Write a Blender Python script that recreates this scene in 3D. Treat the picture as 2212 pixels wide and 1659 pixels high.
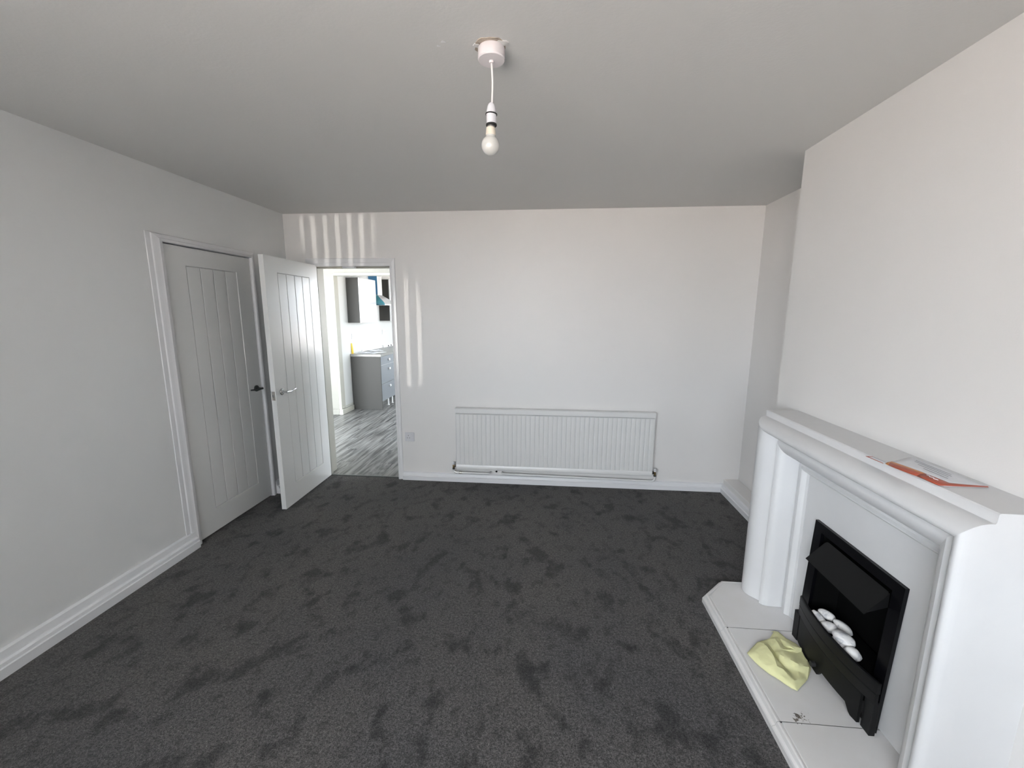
import bpy, bmesh, math, random
from mathutils import Vector, Matrix, noise

for o in list(bpy.data.objects):
    bpy.data.objects.remove(o, do_unlink=True)
scene = bpy.context.scene
C = scene.collection

# ------------------------------------------------------------------ camera
F_PX, W_PX = 896.75, 2212.0
CAM = (2.3729, 0.0, 1.5768)
YAW, PITCH, ROLL = -0.0881, -0.1697, 0.0039


def cam_axes(yaw, pitch, roll):
    cy, sy, cp, sp = math.cos(yaw), math.sin(yaw), math.cos(pitch), math.sin(pitch)
    f = Vector((sy * cp, cy * cp, sp))
    r = Vector((cy, -sy, 0))
    u = r.cross(f)
    cr, sr = math.cos(roll), math.sin(roll)
    return cr * r + sr * u, -sr * r + cr * u, f


_r, _u, _f = cam_axes(YAW, PITCH, ROLL)
cam_data = bpy.data.cameras.new('camera')
cam_data.sensor_width = 36.0
cam_data.lens = F_PX * 36.0 / W_PX
cam_data.clip_start = 0.02
cam = bpy.data.objects.new('camera', cam_data)
C.objects.link(cam)
m = Matrix.Identity(4)
for i in range(3):
    m[i][0], m[i][1], m[i][2], m[i][3] = _r[i], _u[i], -_f[i], CAM[i]
cam.matrix_world = m
scene.camera = cam

# ------------------------------------------------------------------ room numbers (metres)
D, H = 3.681, 2.432            # back wall, ceiling height
XR, XB, YB = 4.083, 3.712, 2.514   # alcove wall, chimney breast face, its far edge
YF = -1.05                     # window wall behind the camera
KY = 9.6                       # far end of the kitchen

# ------------------------------------------------------------------ world, lights, exposure
world = bpy.data.worlds.new('world')
scene.world = world
world.use_nodes = True
wn = world.node_tree.nodes
wn['Background'].inputs[0].default_value = (0.86, 0.93, 1.0, 1)     # even overcast sky
wn['Background'].inputs[1].default_value = 5.0

scene.view_settings.view_transform = 'Standard'
scene.view_settings.look = 'None'
scene.view_settings.gamma = 1.0
scene.view_settings.use_curve_mapping = False
scene.view_settings.exposure = 1.8


def area(name, loc, target, sx, sy, power, col):
    d = bpy.data.lights.new(name, 'AREA')
    d.shape = 'RECTANGLE'
    d.size, d.size_y = sx, sy
    d.energy = power
    d.color = col
    o = bpy.data.objects.new(name, d)
    C.objects.link(o)
    o.location = loc
    v = Vector(target) - Vector(loc)
    o.rotation_euler = v.to_track_quat('-Z', 'Y').to_euler()
    return o


# daylight: the overcast sky comes in through both windows (portals sit in the openings)
WIN = (0.25, 2.75, 0.72, 2.16)   # x0,x1,z0,z1 in the wall behind the camera
p1_ = area('window_portal', ((WIN[0] + WIN[1]) / 2, YF - 0.10, (WIN[2] + WIN[3]) / 2),
           ((WIN[0] + WIN[1]) / 2, 5, (WIN[2] + WIN[3]) / 2), WIN[1] - WIN[0], WIN[3] - WIN[2], 1, (1, 1, 1))
p1_.data.cycles.is_portal = True
sun_d = bpy.data.lights.new('sun', 'SUN')          # high sun over the roof: falls on the ground outside, not into the rooms
sun_d.energy = 22.0
sun_d.angle = math.radians(0.53)
sun_d.color = (1.0, 0.945, 0.88)
sun = bpy.data.objects.new('sun', sun_d)
C.objects.link(sun)
sun.rotation_euler = Vector((0.50, -0.22, -0.84)).to_track_quat('-Z', 'Y').to_euler()
KWIN = (6.15, 8.9, 0.90, 2.12)    # y0,y1,z0,z1 in the kitchen's right wall
KXR = 2.3

DWIN = (4.20, 5.05, 0.95, 2.10)  # second kitchen window, opposite the doorway
p3_ = area('dining_window_portal', (KXR + 0.10, (DWIN[0] + DWIN[1]) / 2, (DWIN[2] + DWIN[3]) / 2),
           (-5, (DWIN[0] + DWIN[1]) / 2, (DWIN[2] + DWIN[3]) / 2), DWIN[1] - DWIN[0], DWIN[3] - DWIN[2], 1, (1, 1, 1))
p3_.data.cycles.is_portal = True


def add_streak_lamp(name, loc, target, deg, power, sx):
    # added spot lamp outside: a narrow low beam casting streaks through the blind gaps
    d = bpy.data.lights.new(name, 'SPOT')
    d.energy = power
    d.spot_size = math.radians(deg)
    d.spot_blend = 0.35
    d.shadow_soft_size = 0.05
    d.color = (1.0, 0.96, 0.88)
    o = bpy.data.objects.new(name, d)
    C.objects.link(o)
    o.location = loc
    o.rotation_euler = (Vector(target) - Vector(loc)).to_track_quat('-Z', 'Y').to_euler()
    o.scale = (sx, 1, 1)


add_streak_lamp('streak_lamp', (9.4, -38.0, -0.25), (0.49, D, 2.29), 0.50, 6200, 1.0)
add_streak_lamp('streak_lamp', (9.9, -38.0, -0.25), (1.12, D, 1.36), 1.50, 6200, 0.30)
SLAT_ANGLE = 30
p2_ = area('kitchen_window_portal', (KXR + 0.10, (KWIN[0] + KWIN[1]) / 2, (KWIN[2] + KWIN[3]) / 2),
           (-5, (KWIN[0] + KWIN[1]) / 2, (KWIN[2] + KWIN[3]) / 2), KWIN[1] - KWIN[0], KWIN[3] - KWIN[2], 1, (1, 1, 1))
p2_.data.cycles.is_portal = True

# ------------------------------------------------------------------ materials
MATS = {}


def nt(mat):
    return mat.node_tree.nodes, mat.node_tree.links


def mat(name, col, rough=0.5, metal=0.0, bump=None, var=None, spec=0.5, coat=0.0, emit=None):
    """col rgb; bump=(scale, strength, distance); var=(scale, amount) gentle colour mottling"""
    mt = bpy.data.materials.new(name)
    mt.use_nodes = True
    n, l = nt(mt)
    b = n['Principled BSDF']
    b.inputs['Base Color'].default_value = (*col, 1)
    b.inputs['Roughness'].default_value = rough
    b.inputs['Metallic'].default_value = metal
    b.inputs['Specular IOR Level'].default_value = spec
    b.inputs['Coat Weight'].default_value = coat
    tc = n.new('ShaderNodeTexCoord')
    if var:
        nz = n.new('ShaderNodeTexNoise')
        nz.inputs['Scale'].default_value = var[0]
        nz.inputs['Detail'].default_value = 4
        l.new(tc.outputs['Object'], nz.inputs['Vector'])
        rp = n.new('ShaderNodeValToRGB')
        a = var[1]
        rp.color_ramp.elements[0].position = 0.3
        rp.color_ramp.elements[1].position = 0.7
        rp.color_ramp.elements[0].color = (*[max(0, c * (1 - a)) for c in col], 1)
        rp.color_ramp.elements[1].color = (*[min(1, c * (1 + a)) for c in col], 1)
        l.new(nz.outputs['Fac'], rp.inputs[0])
        l.new(rp.outputs[0], b.inputs['Base Color'])
    if bump:
        nz = n.new('ShaderNodeTexNoise')
        nz.inputs['Scale'].default_value = bump[0]
        nz.inputs['Detail'].default_value = 3
        l.new(tc.outputs['Object'], nz.inputs['Vector'])
        bp = n.new('ShaderNodeBump')
        bp.inputs['Strength'].default_value = bump[1]
        bp.inputs['Distance'].default_value = bump[2]
        l.new(nz.outputs['Fac'], bp.inputs['Height'])
        l.new(bp.outputs[0], b.inputs['Normal'])
    MATS[name] = mt
    return mt


mat('wall_paint', (0.785, 0.768, 0.752), 0.42, bump=(160, 0.12, 0.002), var=(1.5, 0.012))
mat('wall_paint_left', (0.76, 0.765, 0.76), 0.5, bump=(160, 0.12, 0.002), var=(1.2, 0.012))
mat('ceiling_paint', (0.69, 0.685, 0.67), 0.7, bump=(90, 0.25, 0.002), var=(1.0, 0.012))
mat('gloss_white', (0.80, 0.80, 0.81), 0.28, bump=(40, 0.10, 0.001))
mat('door_white', (0.76, 0.765, 0.755), 0.2, bump=(55, 0.12, 0.001))
mat('skirting_white', (0.78, 0.785, 0.80), 0.35, bump=(30, 0.2, 0.002))
mat('radiator_white', (0.76, 0.76, 0.75), 0.3)
mat('surround_white', (0.70, 0.70, 0.705), 0.5, bump=(45, 0.12, 0.001), var=(6, 0.02))
mat('shelf_dust', (0.72, 0.70, 0.67), 0.6)
mat('black_metal', (0.006, 0.006, 0.0065), 0.45, spec=0.25)
mat('black_gloss', (0.003, 0.003, 0.004), 0.25, spec=0.25)
mat('black_bed', (0.002, 0.002, 0.002), 0.9, spec=0.1)
mat('hood_black', (0.007, 0.007, 0.007), 0.55, spec=0.2)
mat('chrome', (0.62, 0.63, 0.64), 0.16, metal=1.0)
mat('dark_chrome', (0.16, 0.17, 0.17), 0.3, metal=1.0)
mat('steel', (0.45, 0.43, 0.40), 0.4, metal=1.0)
mat('brass', (0.35, 0.26, 0.13), 0.4, metal=1.0)
mat('pipe_white', (0.78, 0.78, 0.77), 0.35)
mat('plastic_white', (0.66, 0.66, 0.68), 0.35)
mat('lamp_plastic', (0.80, 0.75, 0.76), 0.45)
mat('lamp_plastic_grey', (0.74, 0.74, 0.78), 0.45)
mat('cord_white', (0.82, 0.80, 0.79), 0.5)
mat('bulb_glass', (0.64, 0.635, 0.60), 0.08, coat=0.6)
mat('bulb_neck', (0.80, 0.72, 0.60), 0.4)
mat('black_rubber', (0.015, 0.015, 0.015), 0.6)
mat('bare_plaster', (0.42, 0.36, 0.30), 0.9, bump=(60, 0.5, 0.004), var=(40, 0.25))
mat('yellow_cloth', (0.74, 0.73, 0.40), 0.9, bump=(500, 0.3, 0.001), var=(20, 0.05))
mat('paper_white', (0.78, 0.79, 0.82), 0.6)
mat('print_grey', (0.30, 0.30, 0.33), 0.6)
mat('print_red', (0.42, 0.085, 0.045), 0.4)
mat('print_orange', (0.60, 0.22, 0.06), 0.4)
mat('cabinet_grey', (0.050, 0.049, 0.045), 0.5, spec=0.2)
mat('drawer_grey', (0.19, 0.205, 0.22), 0.35)
mat('cabinet_gloss', (0.62, 0.62, 0.64), 0.04, coat=1.0)
mat('carcass_white', (0.80, 0.80, 0.80), 0.4)
mat('worktop_grey', (0.22, 0.22, 0.205), 0.3, var=(80, 0.15))
mat('film_blue', (0.05, 0.22, 0.42), 0.25)
mat('film_teal', (0.07, 0.33, 0.40), 0.3)
mat('film_dark', (0.01, 0.13, 0.18), 0.3)
mat('hood_steel', (0.80, 0.81, 0.82), 0.25, metal=0.6)
mat('yellow_plastic', (0.75, 0.50, 0.05), 0.4)
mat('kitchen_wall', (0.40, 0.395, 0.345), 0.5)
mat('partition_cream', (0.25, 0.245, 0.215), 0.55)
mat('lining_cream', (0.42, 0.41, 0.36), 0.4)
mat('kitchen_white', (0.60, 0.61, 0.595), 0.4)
mat('blind_fabric', (0.78, 0.78, 0.77), 0.8)
mat('paving', (0.40, 0.36, 0.335), 0.9, var=(2, 0.1))
mat('gap_dark', (0.02, 0.02, 0.02), 0.9)
mat('window_plastic', (0.82, 0.83, 0.84), 0.3)


def carpet_mat():
    mt = bpy.data.materials.new('carpet')
    mt.use_nodes = True
    n, l = nt(mt)
    b = n['Principled BSDF']
    b.inputs['Roughness'].default_value = 1.0
    b.inputs['Specular IOR Level'].default_value = 0.1
    b.inputs['Sheen Weight'].default_value = 0.12
    b.inputs['Sheen Roughness'].default_value = 0.6
    tc = n.new('ShaderNodeTexCoord')

    def nz(scale, detail=2, rough=0.5, dist=0.0, vec=None):
        t = n.new('ShaderNodeTexNoise')
        t.inputs['Scale'].default_value = scale
        t.inputs['Detail'].default_value = detail
        t.inputs['Roughness'].default_value = rough
        t.inputs['Distortion'].default_value = dist
        l.new(vec or tc.outputs['Object'], t.inputs['Vector'])
        return t

    def ramp(src, p0, c0, p1, c1):
        r = n.new('ShaderNodeValToRGB')
        r.color_ramp.elements[0].position, r.color_ramp.elements[1].position = p0, p1
        r.color_ramp.elements[0].color = (*c0, 1)
        r.color_ramp.elements[1].color = (*c1, 1)
        l.new(src, r.inputs[0])
        return r

    def mixmul(a, bb, fac=1.0):
        mx = n.new('ShaderNodeMix')
        mx.data_type = 'RGBA'
        mx.blend_type = 'MULTIPLY'
        mx.inputs[0].default_value = fac
        l.new(a, mx.inputs[6])
        l.new(bb, mx.inputs[7])
        return mx.outputs[2]

    fib = ramp(nz(210, 3, 0.8).outputs['Fac'], 0.36, (0.024, 0.0235, 0.0235), 0.66, (0.135, 0.132, 0.131))
    fleck = ramp(nz(88, 3, 0.8).outputs['Fac'], 0.34, (0.42, 0.42, 0.42), 0.66, (1.68, 1.66, 1.64))
    mp = n.new('ShaderNodeMapping')
    mp.inputs['Rotation'].default_value = (0, 0, math.radians(-35))
    mp.inputs['Scale'].default_value = (1.0, 0.75, 1.0)
    l.new(tc.outputs['Object'], mp.inputs['Vector'])
    # trodden pile: its shading painted in as dark prints; broad soft colour areas
    foot = ramp(nz(7.2, 3.5, 0.55, 0.12, mp.outputs[0]).outputs['Fac'], 0.355, (0.45, 0.45, 0.455), 0.46, (1, 1, 1))
    broad = ramp(nz(1.5, 2, 0.5).outputs['Fac'], 0.30, (0.86, 0.86, 0.89), 0.70, (1.14, 1.10, 1.06))
    small = ramp(nz(17, 2, 0.5, 0.1, mp.outputs[0]).outputs['Fac'], 0.31, (0.64, 0.64, 0.64), 0.46, (1, 1, 1))
    c = mixmul(fib.outputs[0], fleck.outputs[0])
    c = mixmul(c, foot.outputs[0])
    c = mixmul(c, broad.outputs[0])
    c = mixmul(c, small.outputs[0])
    l.new(c, b.inputs['Base Color'])
    bp = n.new('ShaderNodeBump')
    bp.inputs['Strength'].default_value = 0.7
    bp.inputs['Distance'].default_value = 0.006
    l.new(nz(260, 3, 0.7).outputs['Fac'], bp.inputs['Height'])
    l.new(bp.outputs[0], b.inputs['Normal'])
    MATS['carpet'] = mt


carpet_mat()


def vinyl_mat():
    mt = bpy.data.materials.new('vinyl_plank')
    mt.use_nodes = True
    n, l = nt(mt)
    b = n['Principled BSDF']
    b.inputs['Roughness'].default_value = 0.32
    tc = n.new('ShaderNodeTexCoord')
    info = n.new('ShaderNodeObjectInfo')
    mp = n.new('ShaderNodeMapping')
    mp.inputs['Scale'].default_value = (17, 1.1, 1)
    l.new(tc.outputs['Object'], mp.inputs['Vector'])
    add = n.new('ShaderNodeVectorMath')
    add.operation = 'ADD'
    l.new(mp.outputs[0], add.inputs[0])
    sc = n.new('ShaderNodeVectorMath')
    sc.operation = 'SCALE'
    sc.inputs[0].default_value = (37, 11, 5)
    l.new(info.outputs['Random'], sc.inputs['Scale'])
    l.new(sc.outputs[0], add.inputs[1])
    t = n.new('ShaderNodeTexNoise')
    t.inputs['Scale'].default_value = 2.2
    t.inputs['Detail'].default_value = 6
    t.inputs['Distortion'].default_value = 0.15
    l.new(add.outputs[0], t.inputs['Vector'])
    r = n.new('ShaderNodeValToRGB')
    r.color_ramp.elements[0].position, r.color_ramp.elements[1].position = 0.36, 0.66
    r.color_ramp.elements[0].color = (0.034, 0.034, 0.033, 1)
    r.color_ramp.elements[1].color = (0.215, 0.214, 0.207, 1)
    l.new(t.outputs['Fac'], r.inputs[0])
    l.new(r.outputs[0], b.inputs['Base Color'])
    MATS['vinyl_plank'] = mt


vinyl_mat()


def hearth_mat():
    mt = mat('hearth_stone', (0.70, 0.69, 0.68), 0.35)
    n, l = nt(mt)
    b = n['Principled BSDF']
    tc = n.new('ShaderNodeTexCoord')
    # soot smudge beside one joint, in the slab's own coordinates
    dist = n.new('ShaderNodeVectorMath')
    dist.operation = 'DISTANCE'
    dist.inputs[1].default_value = (3.36, 1.445, 0.05)
    l.new(tc.outputs['Object'], dist.inputs[0])
    t = n.new('ShaderNodeTexNoise')
    t.inputs['Scale'].default_value = 90
    t.inputs['Detail'].default_value = 4
    l.new(tc.outputs['Object'], t.inputs['Vector'])
    mr = n.new('ShaderNodeMapRange')
    mr.inputs['From Min'].default_value, mr.inputs['From Max'].default_value = 0.0, 0.06
    mr.inputs['To Min'].default_value, mr.inputs['To Max'].default_value = 0.66, 0.25
    l.new(dist.outputs['Value'], mr.inputs['Value'])
    lt = n.new('ShaderNodeMath')
    lt.operation = 'LESS_THAN'
    l.new(t.outputs['Fac'], lt.inputs[0])
    sub = n.new('ShaderNodeMath')
    sub.operation = 'SUBTRACT'
    l.new(mr.outputs[0], sub.inputs[0])
    sub.inputs[1].default_value = 0.08
    l.new(sub.outputs[0], lt.inputs[1])
    t2 = n.new('ShaderNodeTexNoise')
    t2.inputs['Scale'].default_value = 9
    t2.inputs['Detail'].default_value = 3
    l.new(tc.outputs['Object'], t2.inputs['Vector'])
    rp = n.new('ShaderNodeValToRGB')
    rp.color_ramp.elements[0].color = (0.66, 0.64, 0.615, 1)
    rp.color_ramp.elements[1].color = (0.73, 0.725, 0.73, 1)
    l.new(t2.outputs['Fac'], rp.inputs[0])
    mx = n.new('ShaderNodeMix')
    mx.data_type = 'RGBA'
    l.new(lt.outputs[0], mx.inputs[0])
    l.new(rp.outputs[0], mx.inputs[6])
    mx.inputs[7].default_value = (0.16, 0.14, 0.12, 1)
    l.new(mx.outputs[2], b.inputs['Base Color'])


hearth_mat()


def pebble_mat():
    mt = mat('pebble_white', (0.75, 0.75, 0.75), 0.5)
    n, l = nt(mt)
    tc = n.new('ShaderNodeTexCoord')
    t = n.new('ShaderNodeTexNoise')
    t.inputs['Scale'].default_value = 28
    t.inputs['Detail'].default_value = 5
    t.inputs['Distortion'].default_value = 1.2
    l.new(tc.outputs['Object'], t.inputs['Vector'])
    rp = n.new('ShaderNodeValToRGB')
    rp.color_ramp.elements[0].position, rp.color_ramp.elements[1].position = 0.30, 0.5
    rp.color_ramp.elements[0].color = (0.46, 0.47, 0.50, 1)
    rp.color_ramp.elements[1].color = (0.82, 0.81, 0.80, 1)
    l.new(t.outputs['Fac'], rp.inputs[0])
    l.new(rp.outputs[0], n['Principled BSDF'].inputs['Base Color'])


pebble_mat()

# ------------------------------------------------------------------ builders
WORLD = {}   # object name -> world matrix of objects placed by hand


def wm(o):
    return WORLD.get(o.name, Matrix.Identity(4))


def finish(name, bm, material, parent=None, smooth=None, recalc=True):
    if recalc:
        bmesh.ops.recalc_face_normals(bm, faces=bm.faces[:])
    me = bpy.data.meshes.new(name)
    bm.to_mesh(me)
    bm.free()
    me.materials.append(MATS[material])
    if smooth is not None:
        for p in me.polygons:
            p.use_smooth = True
        me.set_sharp_from_angle(angle=math.radians(smooth))
    o = bpy.data.objects.new(name, me)
    C.objects.link(o)
    if parent is not None:
        o.parent = parent
        o.matrix_parent_inverse = wm(parent).inverted()
    return o


def tag(o, label, cat, group=None):
    o['label'] = label
    o['category'] = cat
    if group:
        o['group'] = group
    return o


def thing(name, loc, label=None, cat=None, group=None, kind=None):
    o = bpy.data.objects.new(name, None)
    C.objects.link(o)
    o.location = loc
    o.empty_display_size = 0.05
    WORLD[o.name] = Matrix.Translation(loc)
    if label:
        tag(o, label, cat, group)
    if kind:
        o['kind'] = kind
    return o


def struct(o, label=None):
    o['kind'] = 'structure'
    if label:
        o['label'] = label
    return o


def bm_box(bm, lo, hi, bev=0.0, seg=1, T=None):
    v = [bm.verts.new((x, y, z)) for x in (lo[0], hi[0]) for y in (lo[1], hi[1]) for z in (lo[2], hi[2])]
    q = [(0, 1, 3, 2), (4, 6, 7, 5), (0, 4, 5, 1), (2, 3, 7, 6), (0, 2, 6, 4), (1, 5, 7, 3)]
    fs = [bm.faces.new([v[i] for i in f]) for f in q]
    if bev > 0:
        es = list({e for f in fs for e in f.edges})
        r = bmesh.ops.bevel(bm, geom=es, offset=bev, segments=seg, affect='EDGES', profile=0.5)
    return v


def box(name, lo, hi, material, parent=None, bev=0.0, seg=1, T=None):
    lo, hi = [min(a, b) for a, b in zip(lo, hi)], [max(a, b) for a, b in zip(lo, hi)]
    bm = bmesh.new()
    bm_box(bm, lo, hi, bev, seg)
    if T:
        for v in bm.verts:
            v.co = T(*v.co)
    return finish(name, bm, material, parent)


def prism(name, poly, axis, a, b, material, parent=None, smooth=None, bev=0.0):
    """extrude a 2-D polygon along axis from a to b. poly coords are the other two axes in xyz order"""
    bm = bmesh.new()

    def pt(p, t):
        c = list(p)
        c.insert('xyz'.index(axis), t)
        return bm.verts.new(c)
    v0 = [pt(p, a) for p in poly]
    v1 = [pt(p, b) for p in poly]
    bm.faces.new(v0)
    bm.faces.new(v1[::-1])
    for i in range(len(poly)):
        j = (i + 1) % len(poly)
        bm.faces.new((v0[i], v1[i], v1[j], v0[j]))
    if bev:
        bmesh.ops.bevel(bm, geom=bm.edges[:], offset=bev, segments=1, affect='EDGES')
    return finish(name, bm, material, parent, smooth)


def loft(name, rings, material, parent=None, smooth=40, cap=True, close=True):
    """rings: list of equal-length lists of 3-D points"""
    bm = bmesh.new()
    vs = [[bm.verts.new(p) for p in r] for r in rings]
    n = len(rings[0])
    for a, b in zip(vs, vs[1:]):
        for i in range(n if close else n - 1):
            j = (i + 1) % n
            bm.faces.new((a[i], a[j], b[j], b[i]))
    if cap:
        for r in (vs[0], vs[-1]):
            try:
                bm.faces.new(r)
            except ValueError:
                pass
    return finish(name, bm, material, parent, smooth)


def lathe(name, prof, centre, axis, material, parent=None, seg=28, smooth=35):
    """prof: (radius, height along axis) list; axis a Vector"""
    a = Vector(axis).normalized()
    e1 = a.orthogonal().normalized()
    e2 = a.cross(e1)
    bm = bmesh.new()
    rings = []
    for r, h in prof:
        if r < 1e-6:
            rings.append([bm.verts.new(Vector(centre) + a * h)])
        else:
            rings.append([bm.verts.new(Vector(centre) + a * h + (e1 * math.cos(t) + e2 * math.sin(t)) * r)
                          for t in [2 * math.pi * k / seg for k in range(seg)]])
    for A, B in zip(rings, rings[1:]):
        if len(A) == 1 and len(B) == 1:
            continue
        for i in range(seg):
            j = (i + 1) % seg
            if len(A) == 1:
                bm.faces.new((A[0], B[i], B[j]))
            elif len(B) == 1:
                bm.faces.new((A[i], B[0], A[j]))
            else:
                bm.faces.new((A[i], A[j], B[j], B[i]))
    for r in (rings[0], rings[-1]):
        if len(r) > 2:
            bm.faces.new(r)
    return finish(name, bm, material, parent, smooth)


def smooth_path(pts, n=8):
    pts = [Vector(p) for p in pts]
    out = []
    P = [pts[0]] + pts + [pts[-1]]
    for i in range(1, len(P) - 2):
        for k in range(n):
            t = k / n
            a, b, c, d = P[i - 1], P[i], P[i + 1], P[i + 2]
            out.append(0.5 * ((2 * b) + (c - a) * t + (2 * a - 5 * b + 4 * c - d) * t * t + (3 * b - a - 3 * c + d) * t ** 3))
    out.append(pts[-1])
    return out


def tube(name, pts, r, material, parent=None, seg=12, curve=0, rz=None):
    """tube along pts; r a number or a list; rz flattens the second axis"""
    pts = smooth_path(pts, curve) if curve else [Vector(p) for p in pts]
    n = len(pts)
    rr = [r] * n if not isinstance(r, (list, tuple)) else [r[0] + (r[-1] - r[0]) * i / (n - 1) for i in range(n)]
    rings = []
    e1 = None
    for i, p in enumerate(pts):
        t = (pts[min(i + 1, n - 1)] - pts[max(i - 1, 0)]).normalized()
        if e1 is None:
            e1 = t.orthogonal().normalized() if abs(t.z) > 0.9 else t.cross(Vector((0, 0, 1))).normalized()
        e1 = (e1 - t * e1.dot(t)).normalized()
        e2 = t.cross(e1)
        f = rz if rz else 1.0
        rings.append([p + e1 * math.cos(a) * rr[i] + e2 * math.sin(a) * rr[i] * f
                      for a in [2 * math.pi * k / seg for k in range(seg)]])
    return loft(name, rings, material, parent, smooth=50)


def ring_plate(name, outer, inner, xf, xb, material, parent=None):
    """a plate facing -x with a through hole; outer/inner = (y0,y1,z0,z1); xf(z), xb numbers or functions"""
    fx = xf if callable(xf) else (lambda z: xf)
    bx = xb if callable(xb) else (lambda z: xb)
    bm = bmesh.new()

    def rect(r, f):
        return [bm.verts.new((f(z), y, z)) for y, z in ((r[0], r[2]), (r[1], r[2]), (r[1], r[3]), (r[0], r[3]))]
    a, b, c, d = rect(outer, fx), rect(inner, fx), rect(outer, bx), rect(inner, bx)
    for i in range(4):
        j = (i + 1) % 4
        bm.faces.new((a[i], a[j], b[j], b[i]))
        bm.faces.new((c[i], c[j], d[j], d[i]))
        bm.faces.new((a[i], a[j], c[j], c[i]))
        bm.faces.new((b[i], b[j], d[j], d[i]))
    return finish(name, bm, material, parent)


# ------------------------------------------------------------------ the shell
struct(box('floor', (0, YF, -0.06), (XR + 0.1, 3.702, 0.0), 'carpet'))
struct(box('ceiling', (-0.2, YF - 0.2, H), (4.5, D + 0.05, H + 0.12), 'ceiling_paint'))
ceiling = bpy.data.objects['ceiling']
# left wall with the notch of the closed door: polygon in (y, z)
CD0, CD1, CDT = 2.4486, 3.199, 1.993      # closed door: hinge side, latch side, top
struct(prism('wall_left', [(YF, 0), (CD0 - 0.03, 0), (CD0 - 0.03, CDT + 0.03), (CD1 + 0.03, CDT + 0.03), (CD1 + 0.03, 0), (D, 0), (D, H), (YF, H)],
             'x', -0.14, 0.0, 'wall_paint_left'))
# back wall with the doorway: polygon in (x, z)
DX0, DX1, DZ = 0.247, 0.961, 1.979
WT = 0.17
struct(prism('wall_back', [(-0.14, 0), (DX0 - 0.03, 0), (DX0 - 0.03, DZ + 0.03), (DX1 + 0.03, DZ + 0.03), (DX1 + 0.03, 0), (4.4, 0), (4.4, H), (-0.14, H)],
             'y', D, D + WT, 'wall_paint'))
# right wall with chimney breast: plan polygon
CB0 = 0.80
struct(prism('wall_right', [(4.4, D), (XR, D), (XR, YB), (XB, YB), (XB, CB0), (XR, CB0), (XR, YF), (4.4, YF)], 'z', 0, H, 'wall_paint'))
# window wall behind the camera
wf = bmesh.new()
_o = [(-0.14, 0), (4.4, 0), (4.4, H), (-0.14, H)]
_i = [(WIN[0], WIN[2]), (WIN[1], WIN[2]), (WIN[1], WIN[3]), (WIN[0], WIN[3])]
vo = [[wf.verts.new((x, y, z)) for x, z in _o] for y in (YF, YF - 0.2)]
vi = [[wf.verts.new((x, y, z)) for x, z in _i] for y in (YF, YF - 0.2)]
for k in range(4):
    j = (k + 1) % 4
    for s in (0, 1):
        wf.faces.new((vo[s][k], vo[s][j], vi[s][j], vi[s][k]))
    wf.faces.new((vo[0][k], vo[0][j], vo[1][j], vo[1][k]))
    wf.faces.new((vi[0][k], vi[0][j], vi[1][j], vi[1][k]))
struct(finish('wall_front', wf, 'wall_paint'))
win = thing('window_1', ((WIN[0] + WIN[1]) / 2, YF - 0.06, WIN[2]), kind='structure')
FR = 0.05
box('window_frame', (WIN[0], YF - 0.09, WIN[2]), (WIN[1], YF - 0.03, WIN[2] + FR), 'window_plastic', win)
box('window_frame', (WIN[0], YF - 0.09, WIN[3] - FR), (WIN[1], YF - 0.03, WIN[3]), 'window_plastic', win)
for k in range(4):
    xx = WIN[0] + (WIN[1] - WIN[0] - FR) * k / 3
    box('mullion', (xx, YF - 0.09, WIN[2] + FR), (xx + FR, YF - 0.03, WIN[3] - FR), 'window_plastic', win)
box('window_sill', (WIN[0] - 0.05, YF - 0.02, WIN[2] - 0.03), (WIN[1] + 0.05, YF + 0.14, WIN[2]), 'gloss_white', win, bev=0.006)

struct(box('ground', (-30, -40, -0.45), (40, YF - 0.2, -0.35), 'paving'))
struct(box('ground', (KXR + 0.2, YF - 0.2, -0.45), (40, 40, -0.35), 'paving'))
struct(box('hall_light_block', (-0.30, 1.9, -0.06), (-0.145, 3.9, H), 'gap_dark'))  # unseen slab added behind the closed door to stop light leaking under it
struct(box('floor_hall', (-0.145, CD0 - 0.03, -0.06), (0.0, CD1 + 0.03, 0.0), 'carpet'))

# vertical blind with its slats turned towards the chimney breast
blind = thing('vertical_blind', ((WIN[0] + WIN[1]) / 2, YF + 0.06, WIN[3]), 'white vertical blind hanging at the window behind the camera', 'blind')
box('headrail', (WIN[0] - 0.05, YF + 0.04, WIN[3] + 0.005), (WIN[1] + 0.05, YF + 0.08, WIN[3] + 0.045), 'window_plastic', blind)
SLA = math.radians(SLAT_ANGLE)
nsl = int((WIN[1] - WIN[0]) / 0.098)
for k in range(nsl + 1):
    xc = WIN[0] + 0.02 + k * 0.098
    dx, dy = 0.0445 * math.sin(SLA), 0.0445 * math.cos(SLA)
    px_, py_ = 0.0004 * math.cos(SLA), -0.0004 * math.sin(SLA)
    prism('slat', [(xc - dx - px_, YF + 0.06 - dy - py_), (xc + dx - px_, YF + 0.06 + dy - py_), (xc + dx + px_, YF + 0.06 + dy + py_), (xc - dx + px_, YF + 0.06 - dy + py_)],
          'z', WIN[2] - 0.02, WIN[3] + 0.005, 'blind_fabric', blind)

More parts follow.
